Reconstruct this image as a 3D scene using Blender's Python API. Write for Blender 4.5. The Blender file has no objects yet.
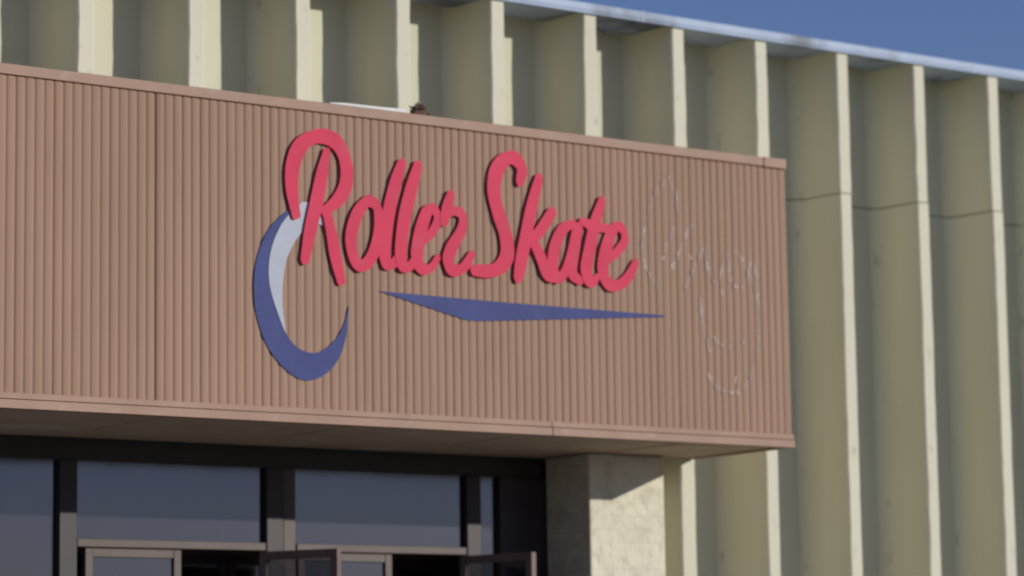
import bpy, bmesh, math, random
import numpy as np
from mathutils import Vector, Matrix
from mathutils import noise as mnoise
random.seed(4)
S = bpy.context.scene
COL = S.collection

# ---------------------------------------------------------------- camera
F = 3000.0; RHO = 0.015; H0 = 357 + 4182*RHO
a = Vector((4182, -357, -F)).normalized()
u = Vector((-RHO, 1, -H0/F)).normalized()
yv = u.cross(a).normalized()
R = Matrix((a, yv, u))            # world <- camera
CZ = 1.6
def ray(px, py): return R @ Vector((px-512, -(py-288), -F))
r0 = ray(0, 408); t0 = (3.2-CZ)/r0.z
CAM = Vector((0, -t0*r0.y, CZ))
cd = bpy.data.cameras.new('camera'); co = bpy.data.objects.new('camera', cd); COL.objects.link(co)
co.matrix_world = Matrix.Translation(CAM) @ R.to_4x4()
cd.sensor_width = 36; cd.lens = F*36/1024; cd.clip_end = 5000; cd.clip_start = .1
cd.dof.use_dof = True; cd.dof.focus_distance = 14.0; cd.dof.aperture_fstop = 1.8
S.camera = co
def P(px, py, Y):
    r = ray(px, py); t = (Y-CAM.y)/r.y
    p = CAM + r*t
    return p.x, p.z

# ---------------------------------------------------------------- materials
def mat(name, col, rough=.7, var=.12, scale=3.0, stretch=(1,1,1), metal=0, bump=0, bscale=60, dirt=None, dirt_amt=0, dirt_scale=2, dirt_stretch=(1,1,1), spec=.3, dpos=(.56,.74), front=False, brick=False):
    m = bpy.data.materials.new(name); m.use_nodes = True
    nt = m.node_tree; N = nt.nodes; L = nt.links
    b = N['Principled BSDF']; b.inputs['Roughness'].default_value = rough; b.inputs['Metallic'].default_value = metal
    b.inputs['Specular IOR Level'].default_value = spec
    g = N.new('ShaderNodeNewGeometry')
    def noise(sc, st, det=3):
        mp = N.new('ShaderNodeMapping'); mp.inputs['Scale'].default_value = st
        L.new(g.outputs['Position'], mp.inputs['Vector'])
        n = N.new('ShaderNodeTexNoise'); n.inputs['Scale'].default_value = sc; n.inputs['Detail'].default_value = det
        L.new(mp.outputs[0], n.inputs['Vector']); return n
    n = noise(scale, stretch)
    rp = N.new('ShaderNodeValToRGB'); rp.color_ramp.elements[0].position = .3; rp.color_ramp.elements[1].position = .7
    rp.color_ramp.elements[0].color = [c*(1-var) for c in col]+[1]
    rp.color_ramp.elements[1].color = [min(1, c*(1+var)) for c in col]+[1]
    L.new(n.outputs['Fac'], rp.inputs[0]); out = rp.outputs[0]
    if dirt:
        n2 = noise(dirt_scale, dirt_stretch, 6)
        r2 = N.new('ShaderNodeValToRGB'); r2.color_ramp.elements[0].position = dpos[0]; r2.color_ramp.elements[1].position = dpos[1]
        r2.color_ramp.elements[0].color = (0,0,0,1); r2.color_ramp.elements[1].color = (dirt_amt,)*3+(1,)
        L.new(n2.outputs['Fac'], r2.inputs[0]); fac = r2.outputs[0]
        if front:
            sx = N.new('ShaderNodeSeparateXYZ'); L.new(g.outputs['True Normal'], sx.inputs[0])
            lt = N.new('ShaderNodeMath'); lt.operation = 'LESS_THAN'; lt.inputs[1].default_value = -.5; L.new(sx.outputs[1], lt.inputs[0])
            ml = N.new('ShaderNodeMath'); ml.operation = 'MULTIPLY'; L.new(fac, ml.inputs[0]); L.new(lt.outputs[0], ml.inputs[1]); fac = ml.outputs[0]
        mx = N.new('ShaderNodeMixRGB'); mx.inputs[2].default_value = tuple(dirt)+(1,)
        L.new(fac, mx.inputs[0]); L.new(out, mx.inputs[1]); out = mx.outputs[0]
    L.new(out, b.inputs['Base Color'])
    if bump:
        n3 = noise(bscale, (1,1,1), 3); bp = N.new('ShaderNodeBump'); bp.inputs['Strength'].default_value = bump; bp.inputs['Distance'].default_value = .01
        L.new(n3.outputs['Fac'], bp.inputs['Height']); nrm = bp.outputs[0]
        if brick:
            mp = N.new('ShaderNodeMapping'); mp.inputs['Rotation'].default_value = (math.radians(90),0,0)
            L.new(g.outputs['Position'], mp.inputs['Vector'])
            br = N.new('ShaderNodeTexBrick'); br.inputs['Scale'].default_value = 1; br.inputs['Brick Width'].default_value = .2; br.inputs['Row Height'].default_value = .085
            br.inputs['Mortar Size'].default_value = .010; br.inputs['Mortar Smooth'].default_value = 1
            L.new(mp.outputs[0], br.inputs['Vector'])
            iv = N.new('ShaderNodeMath'); iv.operation = 'SUBTRACT'; iv.inputs[0].default_value = 1; L.new(br.outputs['Fac'], iv.inputs[1])
            b2 = N.new('ShaderNodeBump'); b2.inputs['Strength'].default_value = .33; b2.inputs['Distance'].default_value = .007
            L.new(iv.outputs[0], b2.inputs['Height']); L.new(nrm, b2.inputs['Normal']); nrm = b2.outputs[0]
        L.new(nrm, b.inputs['Normal'])
    return m
M = {}
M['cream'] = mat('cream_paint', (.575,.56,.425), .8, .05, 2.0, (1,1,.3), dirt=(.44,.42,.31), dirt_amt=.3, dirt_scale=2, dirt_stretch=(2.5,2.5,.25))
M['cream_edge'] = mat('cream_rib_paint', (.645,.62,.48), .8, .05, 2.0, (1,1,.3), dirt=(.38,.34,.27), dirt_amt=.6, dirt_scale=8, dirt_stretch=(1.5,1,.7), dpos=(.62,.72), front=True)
M['stucco'] = mat('cream_painted_brick', (.68,.64,.50), .85, .08, 9, bump=1, bscale=17, dirt=(.48,.43,.33), dirt_amt=.5, dirt_scale=10, brick=True, dpos=(.52,.68))
M['brown'] = mat('brown_ribbed_metal', (.325,.203,.140), .65, .07, 1.0, (1,1,.5), dirt=(.265,.16,.11), dirt_amt=.5, dirt_scale=5, dirt_stretch=(3,3,.25), spec=.2)
M['trim'] = mat('brown_trim_metal', (.37,.24,.175), .6, .08, 3, dirt=(.47,.36,.285), dirt_amt=.4, dirt_scale=9, spec=.2)
M['soffit'] = mat('tan_soffit', (.50,.385,.27), .8, .10, 2, dirt=(.68,.60,.48), dirt_amt=.7, dirt_scale=2.4)
M['bronze'] = mat('dark_bronze_aluminium', (.042,.034,.036), .5, .15, 5)
M['door'] = mat('brown_door_aluminium', (.10,.072,.064), .5, .12, 5)
M['red'] = mat('red_sign_paint', (.62,.042,.095), .6, .06, 5, dirt=(.52,.10,.14), dirt_amt=.35, dirt_scale=8, spec=.15)
M['blue'] = mat('blue_sign_paint', (.066,.080,.215), .65, .10, 4, dirt=(.10,.11,.23), dirt_amt=.4, dirt_scale=8, spec=.12)
M['white'] = mat('pale_grey_sign_paint', (.42,.45,.52), .6, .06, 6, spec=.2)
M['coping'] = mat('pale_metal_coping', (.36,.44,.58), .55, .08, 4, (1,1,1), dirt=(.13,.15,.2), dirt_amt=.9, dirt_scale=1.3, dpos=(.54,.64))
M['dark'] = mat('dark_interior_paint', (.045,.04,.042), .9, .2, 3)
M['joint'] = mat('dark_joint', (.10,.09,.07), .9, .2, 8)
M['residue'] = mat('faded_glue', (.405,.30,.245), .8, .12, 30)
M['residue_white'] = mat('white_glue', (.62,.54,.49), .8, .1, 30)
M['flash'] = mat('white_flashing', (.7,.7,.67), .6, .08, 12)
M['clump'] = mat('dry_twigs', (.16,.09,.065), .9, .4, 40)
M['ground'] = mat('asphalt', (.12,.112,.10), .9, .2, .5)
M['walk'] = mat('concrete', (.42,.38,.33), .9, .1, 1.5)
M['roof'] = mat('roof_gravel', (.3,.28,.25), .9, .15, 3)
M['steel'] = mat('brushed_steel', (.5,.5,.5), .3, .05, 8, metal=.9)
M['door_open'] = mat('brightened_door_aluminium', (.19,.135,.12), .5, .12, 5)  # door colour made lighter to offset the shade on the open leaves
def glass():
    m = bpy.data.materials.new('tinted_glass'); m.use_nodes = True
    nt = m.node_tree; N = nt.nodes; L = nt.links; N.remove(N['Principled BSDF'])
    out = N['Material Output']
    gl = N.new('ShaderNodeBsdfGlossy'); gl.inputs['Roughness'].default_value = .10; gl.inputs['Color'].default_value = (.205,.20,.225,1)
    df = N.new('ShaderNodeBsdfDiffuse'); df.inputs['Color'].default_value = (.028,.03,.042,1)
    mx = N.new('ShaderNodeMixShader'); mx.inputs[0].default_value = .5
    g = N.new('ShaderNodeNewGeometry'); n = N.new('ShaderNodeTexNoise'); n.inputs['Scale'].default_value = 1.2
    L.new(g.outputs['Position'], n.inputs['Vector'])
    bp = N.new('ShaderNodeBump'); bp.inputs['Strength'].default_value = .05; bp.inputs['Distance'].default_value = .05
    L.new(n.outputs['Fac'], bp.inputs['Height']); L.new(bp.outputs[0], gl.inputs['Normal'])
    L.new(gl.outputs[0], mx.inputs[1]); L.new(df.outputs[0], mx.inputs[2]); L.new(mx.outputs[0], out.inputs[0])
    return m
M['glass'] = glass()
def clear():
    m = bpy.data.materials.new('clear_glass'); m.use_nodes = True
    nt = m.node_tree; N = nt.nodes; L = nt.links; N.remove(N['Principled BSDF'])
    tr = N.new('ShaderNodeBsdfTransparent'); tr.inputs[0].default_value = (.5,.5,.53,1)
    gl = N.new('ShaderNodeBsdfGlossy'); gl.inputs['Roughness'].default_value = .03; gl.inputs[0].default_value = (.7,.7,.75,1)
    mx = N.new('ShaderNodeMixShader'); mx.inputs[0].default_value = .08
    L.new(tr.outputs[0], mx.inputs[1]); L.new(gl.outputs[0], mx.inputs[2]); L.new(mx.outputs[0], N['Material Output'].inputs[0]); return m
M['clear'] = clear()

# ---------------------------------------------------------------- mesh helpers
class MB:
    def __init__(s): s.v = []; s.f = []
    def add(s, vs, fs):
        n = len(s.v); s.v += [Vector(v) for v in vs]; s.f += [[i+n for i in f] for f in fs]; return s
    def box(s, x0, x1, y0, y1, z0, z1):
        return s.add([(x0,y0,z0),(x1,y0,z0),(x1,y1,z0),(x0,y1,z0),(x0,y0,z1),(x1,y0,z1),(x1,y1,z1),(x0,y1,z1)],
                     [(0,3,2,1),(4,5,6,7),(0,1,5,4),(1,2,6,5),(2,3,7,6),(3,0,4,7)])
    def prism_y(s, poly, y0, y1):          # poly in xz
        n = len(poly)
        return s.add([(x,y0,z) for x,z in poly]+[(x,y1,z) for x,z in poly],
                     [list(range(n)), list(range(n,2*n))[::-1]]+[(i,n+i,n+(i+1)%n,(i+1)%n) for i in range(n)])
    def rot(s, c, ang):
        m = Matrix.Translation(c) @ Matrix.Rotation(ang, 4, 'Z') @ Matrix.Translation(-Vector(c))
        s.v = [m @ v for v in s.v]; return s
    def build(s, name, m, parent=None, bevel=0, smooth=0):
        org = Vector((0,0,0)); p = parent
        while p is not None: org += p.location; p = p.parent
        me = bpy.data.meshes.new(name)
        me.from_pydata([v-org for v in s.v], [], s.f); me.materials.append(m)
        bm = bmesh.new(); bm.from_mesh(me); bmesh.ops.recalc_face_normals(bm, faces=bm.faces)
        if smooth:
            for f in bm.faces: f.smooth = True
            for e in bm.edges:
                if len(e.link_faces) != 2 or e.calc_face_angle(0) > smooth: e.smooth = False
        bm.to_mesh(me); bm.free()
        o = bpy.data.objects.new(name, me); COL.objects.link(o); o.parent = parent
        if bevel:
            b = o.modifiers.new('bevel', 'BEVEL'); b.width = bevel; b.segments = 2
        return o
def tag(o, label=None, cat=None, group=None, kind=None):
    for k, v in (('label',label),('category',cat),('group',group),('kind',kind)):
        if v: o[k] = v
    return o
def thing(name, loc, label, cat, group=None):
    o = bpy.data.objects.new(name, None); COL.objects.link(o); o.location = loc; o.empty_display_size = .2
    return tag(o, label, cat, group)

# ---------------------------------------------------------------- key measures
ZB = 3.2
ZT = P(0, 63, 0)[1]
XR = .5*(P(783,160,0)[0] + P(793,447,0)[0])
XL = P(0, 230, 0)[0] - 3.0
WY = 1.0; BY = 1.40          # rib fronts, back panel
px_r = [(80,30),(190,30),(297,50),(395,60),(487,60),(583,70),(672,80),(755,100),(838,100),(915,100),(990,100)]
xs = [P(x,y,WY)[0] for x,y in px_r]
sp, xo = np.polyfit(range(len(xs)), xs, 1); sp = float(sp); xo = float(xo)
ZR = P(762, 37, WY-.03)[1]
ZJ = P(890, 208, WY+.3)[1]
PX0 = P(590,520,.95)[0]; PX1 = P(665,520,.95)[0]

# ---------------------------------------------------------------- setting
g = MB(); g.add([(-2000,-2000,0),(2000,-2000,0),(2000,2000,0),(-2000,2000,0)],[(0,1,2,3)])
tag(g.build('ground', M['ground']), kind='structure')
g = MB(); g.box(XL-12, XR+25, -2.5, WY-.05, 0.004, .12)
tag(g.build('pavement', M['walk']), kind='structure')

# ---------------------------------------------------------------- ribbed building
bx0 = XL-8; bx1 = XR+20
B = thing('building', ((bx0+bx1)/2, WY, 0), 'pale cream building with deep vertical concrete ribs and thin metal roof edge', 'building')
w = MB()
w.box(bx0, bx1, BY, BY+.15, ZJ+.004, ZR); w.box(bx0, bx1, BY, BY+.15, ZB+.03, ZJ-.004)
w.box(PX1-.05, bx1, BY, BY+.15, 0, ZB+.03)
w.build('wall_panel', M['cream'], B)
w = MB(); w.box(bx0+.1, bx1-.1, BY+.03, BY+.12, ZJ-.01, ZJ+.01); w.build('panel_joint', M['joint'], B)
w = MB(); w.box(bx0, bx1, 14, 14.15, 0, ZR); w.box(bx0, bx0+.15, BY+.15, 14, 0, ZR); w.box(bx1-.15, bx1, BY+.15, 14, 0, ZR)
w.build('rear_wall', M['cream'], B)
w = MB(); w.box(bx0+.15, bx1-.15, BY+.15, 14, ZR-.2, ZR-.02); w.build('roof', M['roof'], B)
RW = .110
def rib(x, z0):
    m = MB()
    ph = random.uniform(0, 50)
    def prof(zz):
        dx = .004*mnoise.noise(Vector((ph, zz*1.3, 0)))
        wv = .007*mnoise.noise(Vector((ph, zz*7, 5)))
        r_ = .085; tp = .022; y1 = BY-r_
        arc = [(r_*(1-math.cos(t)), r_*math.sin(t)) for t in np.linspace(0, math.pi/2, 8)]
        right = [(x+dx+RW+tp+p, y1+q) for p, q in arc]
        left = [(x+dx-tp-p, y1+q) for p, q in arc][::-1]
        c = .009+.005*mnoise.noise(Vector((ph, zz*11, 9)))
        return [(x+dx+wv, WY+c), (x+dx+c+wv, WY), (x+dx+RW-c, WY), (x+dx+RW, WY+c)] + right + left
    def loft(za, zb, sh):
        nz = max(2, int((zb-za)/.10)); n = len(prof(0)); vs = []
        for i in range(nz+1):
            z = za+(zb-za)*i/nz; vs += [(p+sh, q, z) for p, q in prof(z)]
        fs = [list(range(n))[::-1], list(range(nz*n, nz*n+n))]
        for i in range(nz):
            for j in range(n): fs.append((i*n+j, i*n+(j+1)%n, (i+1)*n+(j+1)%n, (i+1)*n+j))
        m.add(vs, fs)
    if z0 < ZJ-.1: loft(z0, ZJ-.004, 0)
    loft(ZJ+.004, ZR-.002, random.uniform(-.007,.007))
    return m.build('rib', M['cream_edge'], B, smooth=math.radians(28))
for k in range(-5, 17):
    x = xo+sp*k
    if x < bx0+.1 or x > bx1-.3: continue
    rib(x, ZB+.03 if x < PX1+.02 else 0)
w = MB(); w.box(bx0-.03, bx1+.03, WY-.022, BY+.3, ZR, ZR+.052)
w.box(bx0-.03, bx1+.03, WY-.022, WY-.010, ZR-.02, ZR-.001)
w.build('roof_coping', M['coping'], B, bevel=.004)
x = bx0+.9
while x < bx1:
    w = MB(); w.box(x, x+.03, WY-.0235, BY+.3, ZR-.021, ZR+.053); w.build('coping_joint_cover', M['coping'], B); x += 3.05

# ---------------------------------------------------------------- pillar
Pl = thing('pillar', ((PX0+PX1)/2, 1.2, 0), 'rough cream painted brick pillar under right end of the brown canopy', 'pillar')
m = MB(); m.box(PX0, PX1, .95, BY+.02, .12, ZB+.008)
sh = m.build('shaft', M['stucco'], Pl, bevel=.012)
m = MB(); m.box(PX0-.03, PX1+.015, .92, BY+.01, .12, .27); m.build('base', M['stucco'], Pl, bevel=.01)

# ---------------------------------------------------------------- canopy
C = thing('entrance_canopy', ((XL+XR)/2, .5, ZB), 'brown ribbed metal box canopy carrying the sign above the entrance', 'canopy')
TH = .058; BH = .085
PIT = .0565; GW = .028
seam = P(155, 240, 0)[0]
m = MB(); prof = []
crests = []
off = (seam-XL) % PIT
def groove(x, dep): return [(x+GW*t, dep*.5*(1-math.cos(2*math.pi*t))) for t in (0,.14,.28,.4,.5,.6,.72,.86,1)]
prof.append((XL, 0)); x = XL+off-GW/2
while x < XR-.03:
    dep = .0056*random.uniform(.8, 1.2)
    if abs(x+GW/2-seam) < .01: dep = .011
    prof += groove(x, dep)
    crests.append((x+GW, x+PIT))
    x += PIT
prof.append((XR, 0))
vs = []; fs = []
for i,(px_,py_) in enumerate(prof):
    vs += [(px_,py_,ZB+BH), (px_,py_,ZT-TH)]
    if i: fs.append((2*i-2, 2*i, 2*i+1, 2*i-1))
m.add(vs, fs)
m.box(XL, XR, .024, .05, ZB+BH, ZT-TH)
vs = []; fs = []; pr = [(XR,0)]
y = .02
while y < WY-.08:
    pr += [(XR-d, yy) for yy, d in groove(y, .0056)]; y += PIT
pr.append((XR, WY-.01))
for i,(px_,py_) in enumerate(pr):
    vs += [(px_,py_,ZB+BH), (px_,py_,ZT-TH)]
    if i: fs.append((2*i-2, 2*i, 2*i+1, 2*i-1))
m.add(vs, fs)
fa = m.build('fascia', M['brown'], C, smooth=math.radians(45))
jx = P(762, 158, 0)[0]; jx2 = P(551,428,0)[0]
m = MB(); m.box(XL, jx-.003, -.016, WY-.01, ZT-TH, ZT); m.box(jx, XR+.003, -.019, WY-.01, ZT-TH-.003, ZT+.003)
m.build('top_trim', M['trim'], C, bevel=.004)
m = MB()
for (x0,x1) in ((XL, jx2-.002),(jx2+.002, XR+.012)):
    m.box(x0, x1, -.010, .04, ZB+.052, ZB+BH)
    m.box(x0, x1, -.020, .04, ZB, ZB+.048)
m.box(XR-.03, XR+.012, .042, WY-.02, ZB, ZB+BH)
m.build('bottom_trim', M['trim'], C, bevel=.003)
m = MB(); m.box(XL, XR-.032, .042, BY+.1, ZB+.012, ZB+.028)
m.build('soffit', M['soffit'], C)
xx = XL+.4
while xx < XR:
    m = MB(); m.box(xx, xx+.02, .045, .94, ZB+.008, ZB+.0115); m.build('soffit_strip', M['soffit'], C); xx += 1.22

# ---------------------------------------------------------------- storefront
GY = 1.48
Xp = lambda px, py=500: P(px, py, GY)[0]
zh = P(170,464,GY)[1]; zt1 = P(170,541,GY)[1]; zt0 = P(170,549,GY)[1]
sl = Xp(0)-3.5
SF = thing('storefront', ((sl+PX0)/2, GY, 0), 'dark bronze framed glass entrance with transom panes beneath the brown canopy', 'storefront')
m = MB(); m.box(sl, PX0-.002, GY-.03, GY+.06, zh, ZB+.008); m.build('header', M['bronze'], SF, bevel=.004)
mull = [(-300,-282),(-140,-122),(56,74),(263,280),(463,477),(496,551)]
for i,(p0,p1) in enumerate(mull):
    m = MB(); m.box(Xp(p0), Xp(p1), GY-.045, GY+.06, .12, zh-.002); m.build('mullion', M['bronze'], SF, bevel=.005)
m = MB(); m.box(Xp(281), Xp(293), GY-.03, GY+.06, .12, zh-.002); m.build('mullion', M['door'], SF, bevel=.004)
def bar(p0, p1):
    m = MB(); m.box(Xp(p0), Xp(p1), GY-.04, GY+.05, zt0, zt1); m.build('transom_bar', M['door'], SF, bevel=.004)
bar(74.5, 262.5); bar(293.5, 462.5)
def pane(p0, p1, z0, z1):
    m = MB(); m.box(Xp(p0)+.001, Xp(p1)-.001, GY, GY+.01, z0, z1); m.build('pane', M['glass'], SF)
pane(-282,-140,.2,zh); pane(-122,56,.2,zh); pane(74.5,262.5,zt1,zh); pane(293.5,462.5,zt1,zh); pane(477,496,.2,zh)
def door(x0, x1, ang=0, hinge=None, label=None, Y=GY, zt=None):
    zt = zt or zt0-.006
    w_ = .05; z0 = .14
    fr = MB(); fr.box(x0, x0+w_, Y-.022, Y+.022, z0, zt); fr.box(x1-w_, x1, Y-.022, Y+.022, z0, zt)
    fr.box(x0+w_, x1-w_, Y-.02, Y+.02, zt-w_, zt); fr.box(x0+w_, x1-w_, Y-.02, Y+.02, z0, z0+.2)
    gl = MB(); gl.box(x0+w_, x1-w_, Y-.004, Y+.004, z0+.2, zt-w_)
    hd = MB(); hx = x1-w_-.05 if hinge != 'r' else x0+w_+.03
    hd.box(hx, hx+.02, Y-.075, Y-.055, 1.0, 1.35); hd.box(hx, hx+.02, Y-.056, Y-.004, 1.02, 1.05); hd.box(hx, hx+.02, Y-.056, Y-.004, 1.30, 1.33)
    c = (x0 if hinge != 'r' else x1, Y, 0)
    for q in (fr, gl, hd): q.rot(c, ang)
    d = fr.build('door', M['door_open'] if ang else M['door'], SF, bevel=.003)
    if label: d['label'] = label
    gl.build('door_glass', M['clear'] if ang else M['glass'], d); hd.build('handle', M['steel'], d)
xa, xb = Xp(84), Xp(261); xm = Xp(180)
door(xa, xm-.003, hinge='l'); door(xm+.003, xb, ang=math.radians(115), hinge='r', label='left glass door swung open outward')
xa, xb = Xp(296), Xp(461); xm = Xp(390)
door(xa, xm-.003, hinge='l'); door(xb-.60, xb, ang=math.radians(104), hinge='r', label='right glass door swung open outward')
# vestibule
VY = 2.3
v0 = P(352,560,VY)[0]
zv = P(430,561,VY)[1]
m = MB()
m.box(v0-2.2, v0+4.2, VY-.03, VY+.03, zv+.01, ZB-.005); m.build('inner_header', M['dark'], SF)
m = MB(); m.box(v0-2.2, v0+4.2, VY-.05, VY+.02, zv+.004, zv+.05); m.build('inner_door_rail', M['door_open'], SF)
for i in (-3,-2,-1,0,1,2):
    door(v0+.3+.62*i, v0+.3+.62*i+.6, Y=VY, zt=zv)
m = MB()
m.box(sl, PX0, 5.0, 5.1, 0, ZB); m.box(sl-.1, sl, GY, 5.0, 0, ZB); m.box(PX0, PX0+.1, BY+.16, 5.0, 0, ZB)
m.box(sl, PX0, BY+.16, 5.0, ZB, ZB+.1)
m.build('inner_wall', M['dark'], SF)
m = MB(); m.box(sl, PX0, WY-.05, 5.0, .004, .119); m.build('entrance_floor', M['walk'], SF)

# ---------------------------------------------------------------- sign lettering
def cr(pts, n=10):
    p = [np.array(q, float) for q in pts]
    if len(p) == 2: return [p[0]+(p[1]-p[0])*t for t in np.linspace(0,1,n)]
    q = [2*p[0]-p[1]]+p+[2*p[-1]-p[-2]]; out = []
    for i in range(1, len(q)-2):
        for t in np.linspace(0,1,n,endpoint=False):
            out.append(.5*((2*q[i])+(-q[i-1]+q[i+1])*t+(2*q[i-1]-5*q[i]+4*q[i+1]-q[i+2])*t*t+(-q[i-1]+3*q[i]-3*q[i+1]+q[i+2])*t**3))
    out.append(p[-1]); return out
def field_mesh(strokes, y0, y1, h=.006):
    segs = []
    for pts in strokes:
        for i in range(len(pts)-1): segs.append((pts[i], pts[i+1]))
    al = np.array([s_[0] for s_ in segs]+[s_[1] for s_ in segs])
    x0, z0 = al[:,0].min()-.09, al[:,1].min()-.09; x1, z1 = al[:,0].max()+.09, al[:,1].max()+.09
    X = np.arange(x0, x1, h); Z = np.arange(z0, z1, h); GX, GZ = np.meshgrid(X, Z, indexing='ij')
    phi = np.full(GX.shape, 9.)
    # slightly squared, slanted brush nib: gives angular stroke ends
    for A, Bq in segs:
        dx, dz = Bq[0]-A[0], Bq[1]-A[1]; l2 = dx*dx+dz*dz+1e-12
        t = np.clip(((GX-A[0])*dx+(GZ-A[1])*dz)/l2, 0, 1)
        ex = GX-A[0]-t*dx; ez = GZ-A[1]-t*dz
        ca, sa = math.cos(math.radians(20)), math.sin(math.radians(20))
        qx = np.abs(ex*ca+ez*sa); qz = np.abs(-ex*sa+ez*ca)
        d = (qx**4+qz**4)**(1/4) - (A[2]+(Bq[2]-A[2])*t)*.94
        phi = np.minimum(phi, d)
    phi[np.abs(phi) < 1e-6] = 1e-6
    vid = {}; V = []; Fc = []
    def v(key, x, z):
        if key not in vid: vid[key] = len(V); V.append((x, z))
        return vid[key]
    sides = []
    nx, nz = phi.shape
    for i in range(nx-1):
        for j in range(nz-1):
            cs = [(i,j),(i+1,j),(i+1,j+1),(i,j+1)]
            ph = [phi[c] for c in cs]
            if min(ph) > 0: continue
            poly = []; cross = []
            for k in range(4):
                c0, c1 = cs[k], cs[(k+1)%4]; p0, p1 = ph[k], ph[(k+1)%4]
                if p0 < 0: poly.append(v(c0, X[c0[0]], Z[c0[1]]))
                if (p0 < 0) != (p1 < 0):
                    t = p0/(p0-p1)
                    key = (min(c0,c1), max(c0,c1))
                    idx = v(key, X[c0[0]]+(X[c1[0]]-X[c0[0]])*t, Z[c0[1]]+(Z[c1[1]]-Z[c0[1]])*t)
                    poly.append(idx); cross.append((idx, p0 < 0))
            if len(poly) >= 3: Fc.append(poly)
            if len(cross) == 2: sides.append((cross[0][0], cross[1][0]))
    mb = MB(); n = len(V)
    mb.add([(x,y0,z) for x,z in V]+[(x,y1,z) for x,z in V], Fc+[[q+n for q in f][::-1] for f in Fc]+[(a_,b_,b_+n,a_+n) for a_,b_ in sides])
    return mb
LY = -.018
PPM = 164.
def stroke(pts, w):
    pp = []
    for q in pts:
        x, z = P(q[0], q[1], LY); pp.append((x, z, (q[2] if len(q) > 2 else w)/PPM/2))
    return cr(pp)
letters = {
 'roller': [
  [ [(296,214,10),(292,190,13),(293,165,14),(302,144,14),(320,136,14),(337,143,14),(346,163,14),(346,184,13),(338,200,12),(325,211,9)],
    [(327,152,8),(322,175,12),(316,205,13),(310,232,12),(305,260,9)],
    [(327,212,10),(332,235,12),(336,258,13),(341,280,10)] ],
  [ [(368,200,10),(358,212,11),(351,236,12),(354,258,12),(363,266,11),(373,254,11),(379,230,11),(377,207,10),(368,200,10)] ],
  [ [(402,163,9),(396,182,12),(389,212,13),(385,245,13),(386,262,12),(393,264,9),(398,256,6)] ],
  [ [(418,165,9),(412,186,12),(405,215,13),(401,247,13),(402,264,12),(409,267,9),(415,258,6)] ],
  [ [(422,243,6),(431,234,8),(438,220,9),(434,209,9),(427,212,11),(420,235,13),(417,258,13),(423,269,11),(432,267,8),(438,257,6)] ],
  [ [(451,194,8),(447,208,11),(444,222,9)], [(448,214,7),(456,211,9),(463,217,9),(461,231,10),(452,247,12),(448,261,12),(453,270,12),(463,268,10),(472,254,7)], ],
 ],
 'skate': [
  [ [(520,182,9),(522,168,12),(514,158,13),(504,160,14),(496,173,15),(494,193,15),(499,214,16),(506,236,16),(507,256,15),(499,268,14),(487,271,13),(475,270,11)], ],
  [ [(539,178,9),(532,205,12),(526,235,13),(521,262,13),(518,278,10)], [(552,212,10),(542,228,11),(531,243,9)], [(533,241,10),(541,258,13),(546,273,11),(552,280,6)] ],
  [ [(573,224,9),(563,229,11),(555,247,12),(553,267,12),(558,278,11),(565,272,9),(571,254,9),(575,233,8)], [(579,226,9),(574,252,12),(572,272,12),(580,281,8)] ],
  [ [(602,200,8),(595,223,12),(589,252,13),(586,272,13),(591,282,11),(598,276,6)], [(582,221,7),(593,226,10),(609,229,8)] ],
  [ [(606,262,7),(616,253,9),(625,240,9),(621,227,9),(613,230,11),(606,250,13),(603,271,13),(609,284,12),(619,285,11),(629,276,10),(636,262,7)], ],
 ]}
labels = {'roller':'raised red script lettering reading Roller on the brown canopy', 'skate':'raised red script lettering reading Skate at right of the other red word'}
for wname, ls in letters.items():
    px0 = 395 if wname == 'roller' else 555
    ox, oz = P(px0, 285, LY)
    T = thing('sign_lettering', (ox, LY, oz), labels[wname], 'sign', 'raised red sign words')
    for i, strokes in enumerate(ls):
        e = (i % 2)*.002
        mb = field_mesh([stroke(s_, 12) for s_ in strokes], LY-e, LY+.012-e)
        mb.build('letter', M['red'], T)
    for strokes in ls:
        for q in (strokes[0][1], strokes[0][-2]):
            x, z = P(q[0], q[1], LY); m = MB(); m.box(x-.006, x+.006, LY+.0125, .0, z-.006, z+.006)
            m.build('mounting_pin', M['red'], T)
def flat(name, pts, y0, y1, m_, parent=None, n=6):
    pp = [P(x, y, y0) for x, y in pts]
    mb = MB().prism_y(pp, y0, y1); return mb.build(name, m_, parent)
def sm(pts, n=6): return [tuple(q) for q in cr(pts, n)]
ox, oz = P(303, 380, -.02)
T = thing('crescent_emblem', (ox, -.02, oz), 'blue and pale grey crescent emblem curling below the capital R', 'emblem')
outer = sm([(300,204),(283,214),(267,232),(257,258),(254,287),(257,317),(267,345),(283,367),(303,380),(323,376),(338,360),(346,337),(349,306)])
inner = sm([(349,306),(344,324),(336,339),(325,349),(313,353),(300,349),(289,338),(280,320),(272,298),(268,275),(270,251),(278,229),(288,215),(300,204)])
flat('blue_crescent', outer+inner[1:-1], -.006, -.001, M['blue'], T)
wo = sm([(302,202),(288,215.6),(278.6,229.6),(270.8,251),(268.8,275),(272.8,298),(286,335)])
wi = sm([(286,335),(283,308),(283,283),(287,259),(296,240),(306,229),(316,224),(327,227)])
wt = [(331,220),(330,210),(318,202)]
flat('grey_crescent', wo+wi[1:]+wt, -.0045, -.001, M['white'], T)
st = [(379,291),(505,302.3),(665,315.3),(665,317),(480,321),(466,320)]
o = flat('blue_stripe', st, -.006, -.001, M['blue'])
tag(o, 'long blue pointed stripe under the red script lettering', 'stripe')

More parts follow.
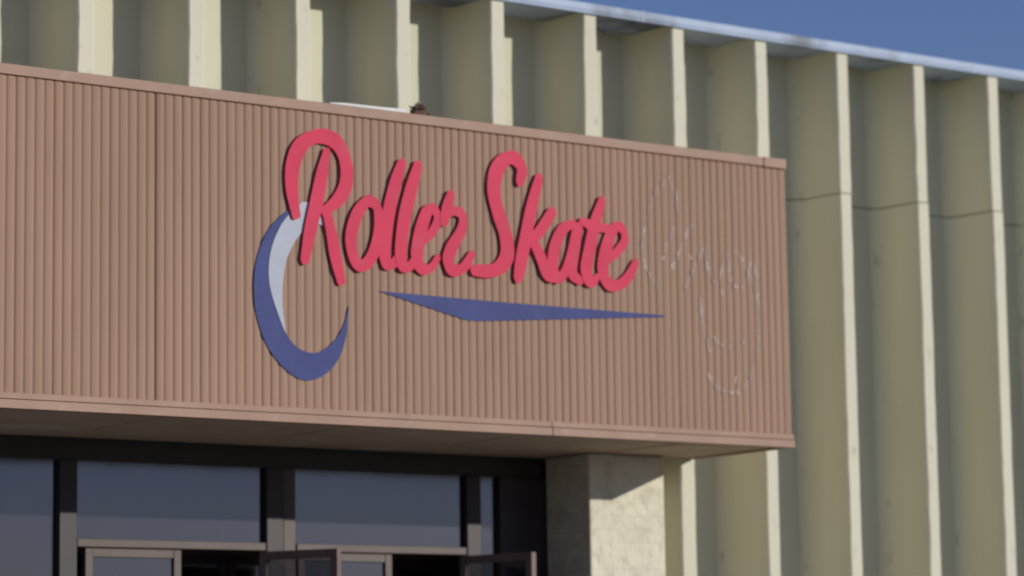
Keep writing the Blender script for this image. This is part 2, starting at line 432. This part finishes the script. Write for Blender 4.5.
# faded glue traces on the rib crests
gh = [ [(668,178),(656,192),(646,220),(642,250),(648,272),(656,285)], [(668,178),(676,196),(673,228),(664,250)],
       [(672,268),(682,245),(690,225)], [(684,290),(695,266),(704,250),(706,270)], [(706,262),(716,284),(724,262),(728,255),(731,282),(744,286),(752,262),(757,285)],
       [(736,252),(752,280),(760,320),(755,362),(742,390),(720,390),(707,374)], [(712,338),(728,348),(744,342)], [(700,300),(704,330),(710,352)] ]
pl = [[P(q[0], q[1], 0) for q in cr(s_, 20)] for s_ in gh]
pts = np.array([p for s_ in pl for p in s_])
res = MB(); wh = MB(); hc = .005
ox, oz = P(705, 395, 0)
for (c0, c1) in crests:
    if c1 < pts[:,0].min()-.05 or c0 > pts[:,0].max()+.05: continue
    a0 = c0-.009; a1 = c1+.009       # bridges a little over the groove lips
    nxc = 9; cw = (a1-a0)/nxc
    for ix in range(nxc):
        xc = a0+(ix+.5)*cw
        yo = -.0012
        near = pts[np.abs(pts[:,0]-xc) < .06]
        if len(near) == 0: continue
        for zc in np.arange(near[:,1].min()-.05, near[:,1].max()+.05, hc):
            d = np.hypot(near[:,0]-xc, near[:,1]-zc).min()
            if d > .04: continue
            nz_ = mnoise.noise(Vector((xc*6, 0, zc*6)))
            n2_ = mnoise.noise(Vector((xc*50, 3, zc*16)))
            core = max(0, 1-(d/.017)**2)
            pr_ = .62*core*(1+.6*nz_) + max(0, .22*(1-d/.04)+.35*n2_)*.8
            if random.random() < pr_:
                tgt = wh if (core > .2 and nz_ > .12 and random.random() < .10) else res
                tgt.add([(xc-cw*.5,yo,zc-hc/2),(xc+cw*.5,yo,zc-hc/2),(xc+cw*.5,yo,zc+hc/2),(xc-cw*.5,yo,zc+hc/2)],[(0,1,2,3)])
for (px_, py_) in [(663,258),(708,268),(742,258),(757,300),(735,378),(672,262),(690,258),(722,292)]:
    x, z = P(px_, py_, 0)
    for _ in range(3):
        dx, dz = random.gauss(0,.006), random.gauss(0,.012)
        wh.add([(x+dx-.006,-.0022-_*.0005,z+dz-.006),(x+dx+.006,-.0022-_*.0005,z+dz-.008),(x+dx+.004,-.0022-_*.0005,z+dz+.009)],[(0,1,2)])
T = thing('glue_trace', (ox, -.001, oz), 'faded outline of removed lettering on bare right end of canopy', 'stain')
res.build('faded_outline', M['residue'], T); tag(wh.build('white_speck', M['residue_white'], T), kind='stuff')

# white flashing + debris on top of the canopy
x0, _ = P(330,100,-.01); x1, _ = P(405,105,-.01)
m = MB(); m.prism_y([(x0,ZT+.001),(x1,ZT+.001),(x1,ZT+.022),(x1-.15,ZT+.017),(x0+.1,ZT+.014),(x0,ZT+.006)], -.012, .03)
tag(m.build('flashing_strip', M['flash']), 'thin white metal strip lying on top edge of the brown canopy', 'flashing')
xc, _ = P(419,106,.03)
m = MB()
nu, nv = 14, 6; vs = []; fs = []
for j in range(nv+1):
    for i in range(nu):
        th = 2*math.pi*i/nu; ph = math.pi/2*j/nv
        k_ = 1+.35*mnoise.noise(Vector((math.cos(th)*2, math.sin(th)*2, ph*2)))
        vs.append((xc+.06*math.cos(th)*math.cos(ph)*k_, .03+.028*math.sin(th)*math.cos(ph)*k_, ZT+.001+.055*math.sin(ph)*k_))
for j in range(nv):
    for i in range(nu): fs.append((j*nu+i, j*nu+(i+1)%nu, (j+1)*nu+(i+1)%nu, (j+1)*nu+i))
m.add(vs, fs)
for i in range(120):
    b_ = Vector(random.choice(vs)); d = (b_-Vector((xc,.03,ZT-.01))).normalized()*.004 + Vector((random.gauss(0,1),random.gauss(0,1),random.gauss(0,.5))).normalized()*random.uniform(.008,.018)
    s1 = d.cross(Vector((0,0,1))).normalized()*.004; s2 = Vector((0,0,.006))
    m.add([b_-d-s1,b_-d+s1,b_-d+s2,b_+d-s1,b_+d+s1,b_+d+s2],[(0,1,2),(3,5,4),(0,3,4,1),(1,4,5,2),(2,5,3,0)])
tag(m.build('twig_clump', M['clump']), 'small dark brown clump of twigs on the canopy top', 'debris')

# ---------------------------------------------------------------- light
s = Vector((.75, -1.0, .30)).normalized()
sun = bpy.data.lights.new('sun', 'SUN'); sun.energy = 3.3; sun.angle = math.radians(.5); sun.color = (1, .95, .87)
so = bpy.data.objects.new('sun', sun); COL.objects.link(so); so.rotation_euler = s.to_track_quat('Z','Y').to_euler(); so.location = (8,-10,12)
W = bpy.data.worlds.new('World'); S.world = W; W.use_nodes = True
nt = W.node_tree; bg = nt.nodes['Background']; sk = nt.nodes.new('ShaderNodeTexSky'); sk.sky_type = 'NISHITA'; sk.sun_disc = False
sk.sun_elevation = math.asin(s.z); sk.sun_rotation = math.atan2(s.x, s.y); sk.air_density = 1.0; sk.dust_density = 0.0; sk.ozone_density = 5.0
tint = nt.nodes.new('ShaderNodeMixRGB'); tint.blend_type = 'MULTIPLY'; tint.inputs[0].default_value = 1; tint.inputs[2].default_value = (1.10,.82,.90,1)
nt.links.new(sk.outputs[0], tint.inputs[1]); nt.links.new(tint.outputs[0], bg.inputs[0]); bg.inputs[1].default_value = .11
S.view_settings.view_transform = 'Standard'; S.view_settings.look = 'None'; S.view_settings.exposure = 0
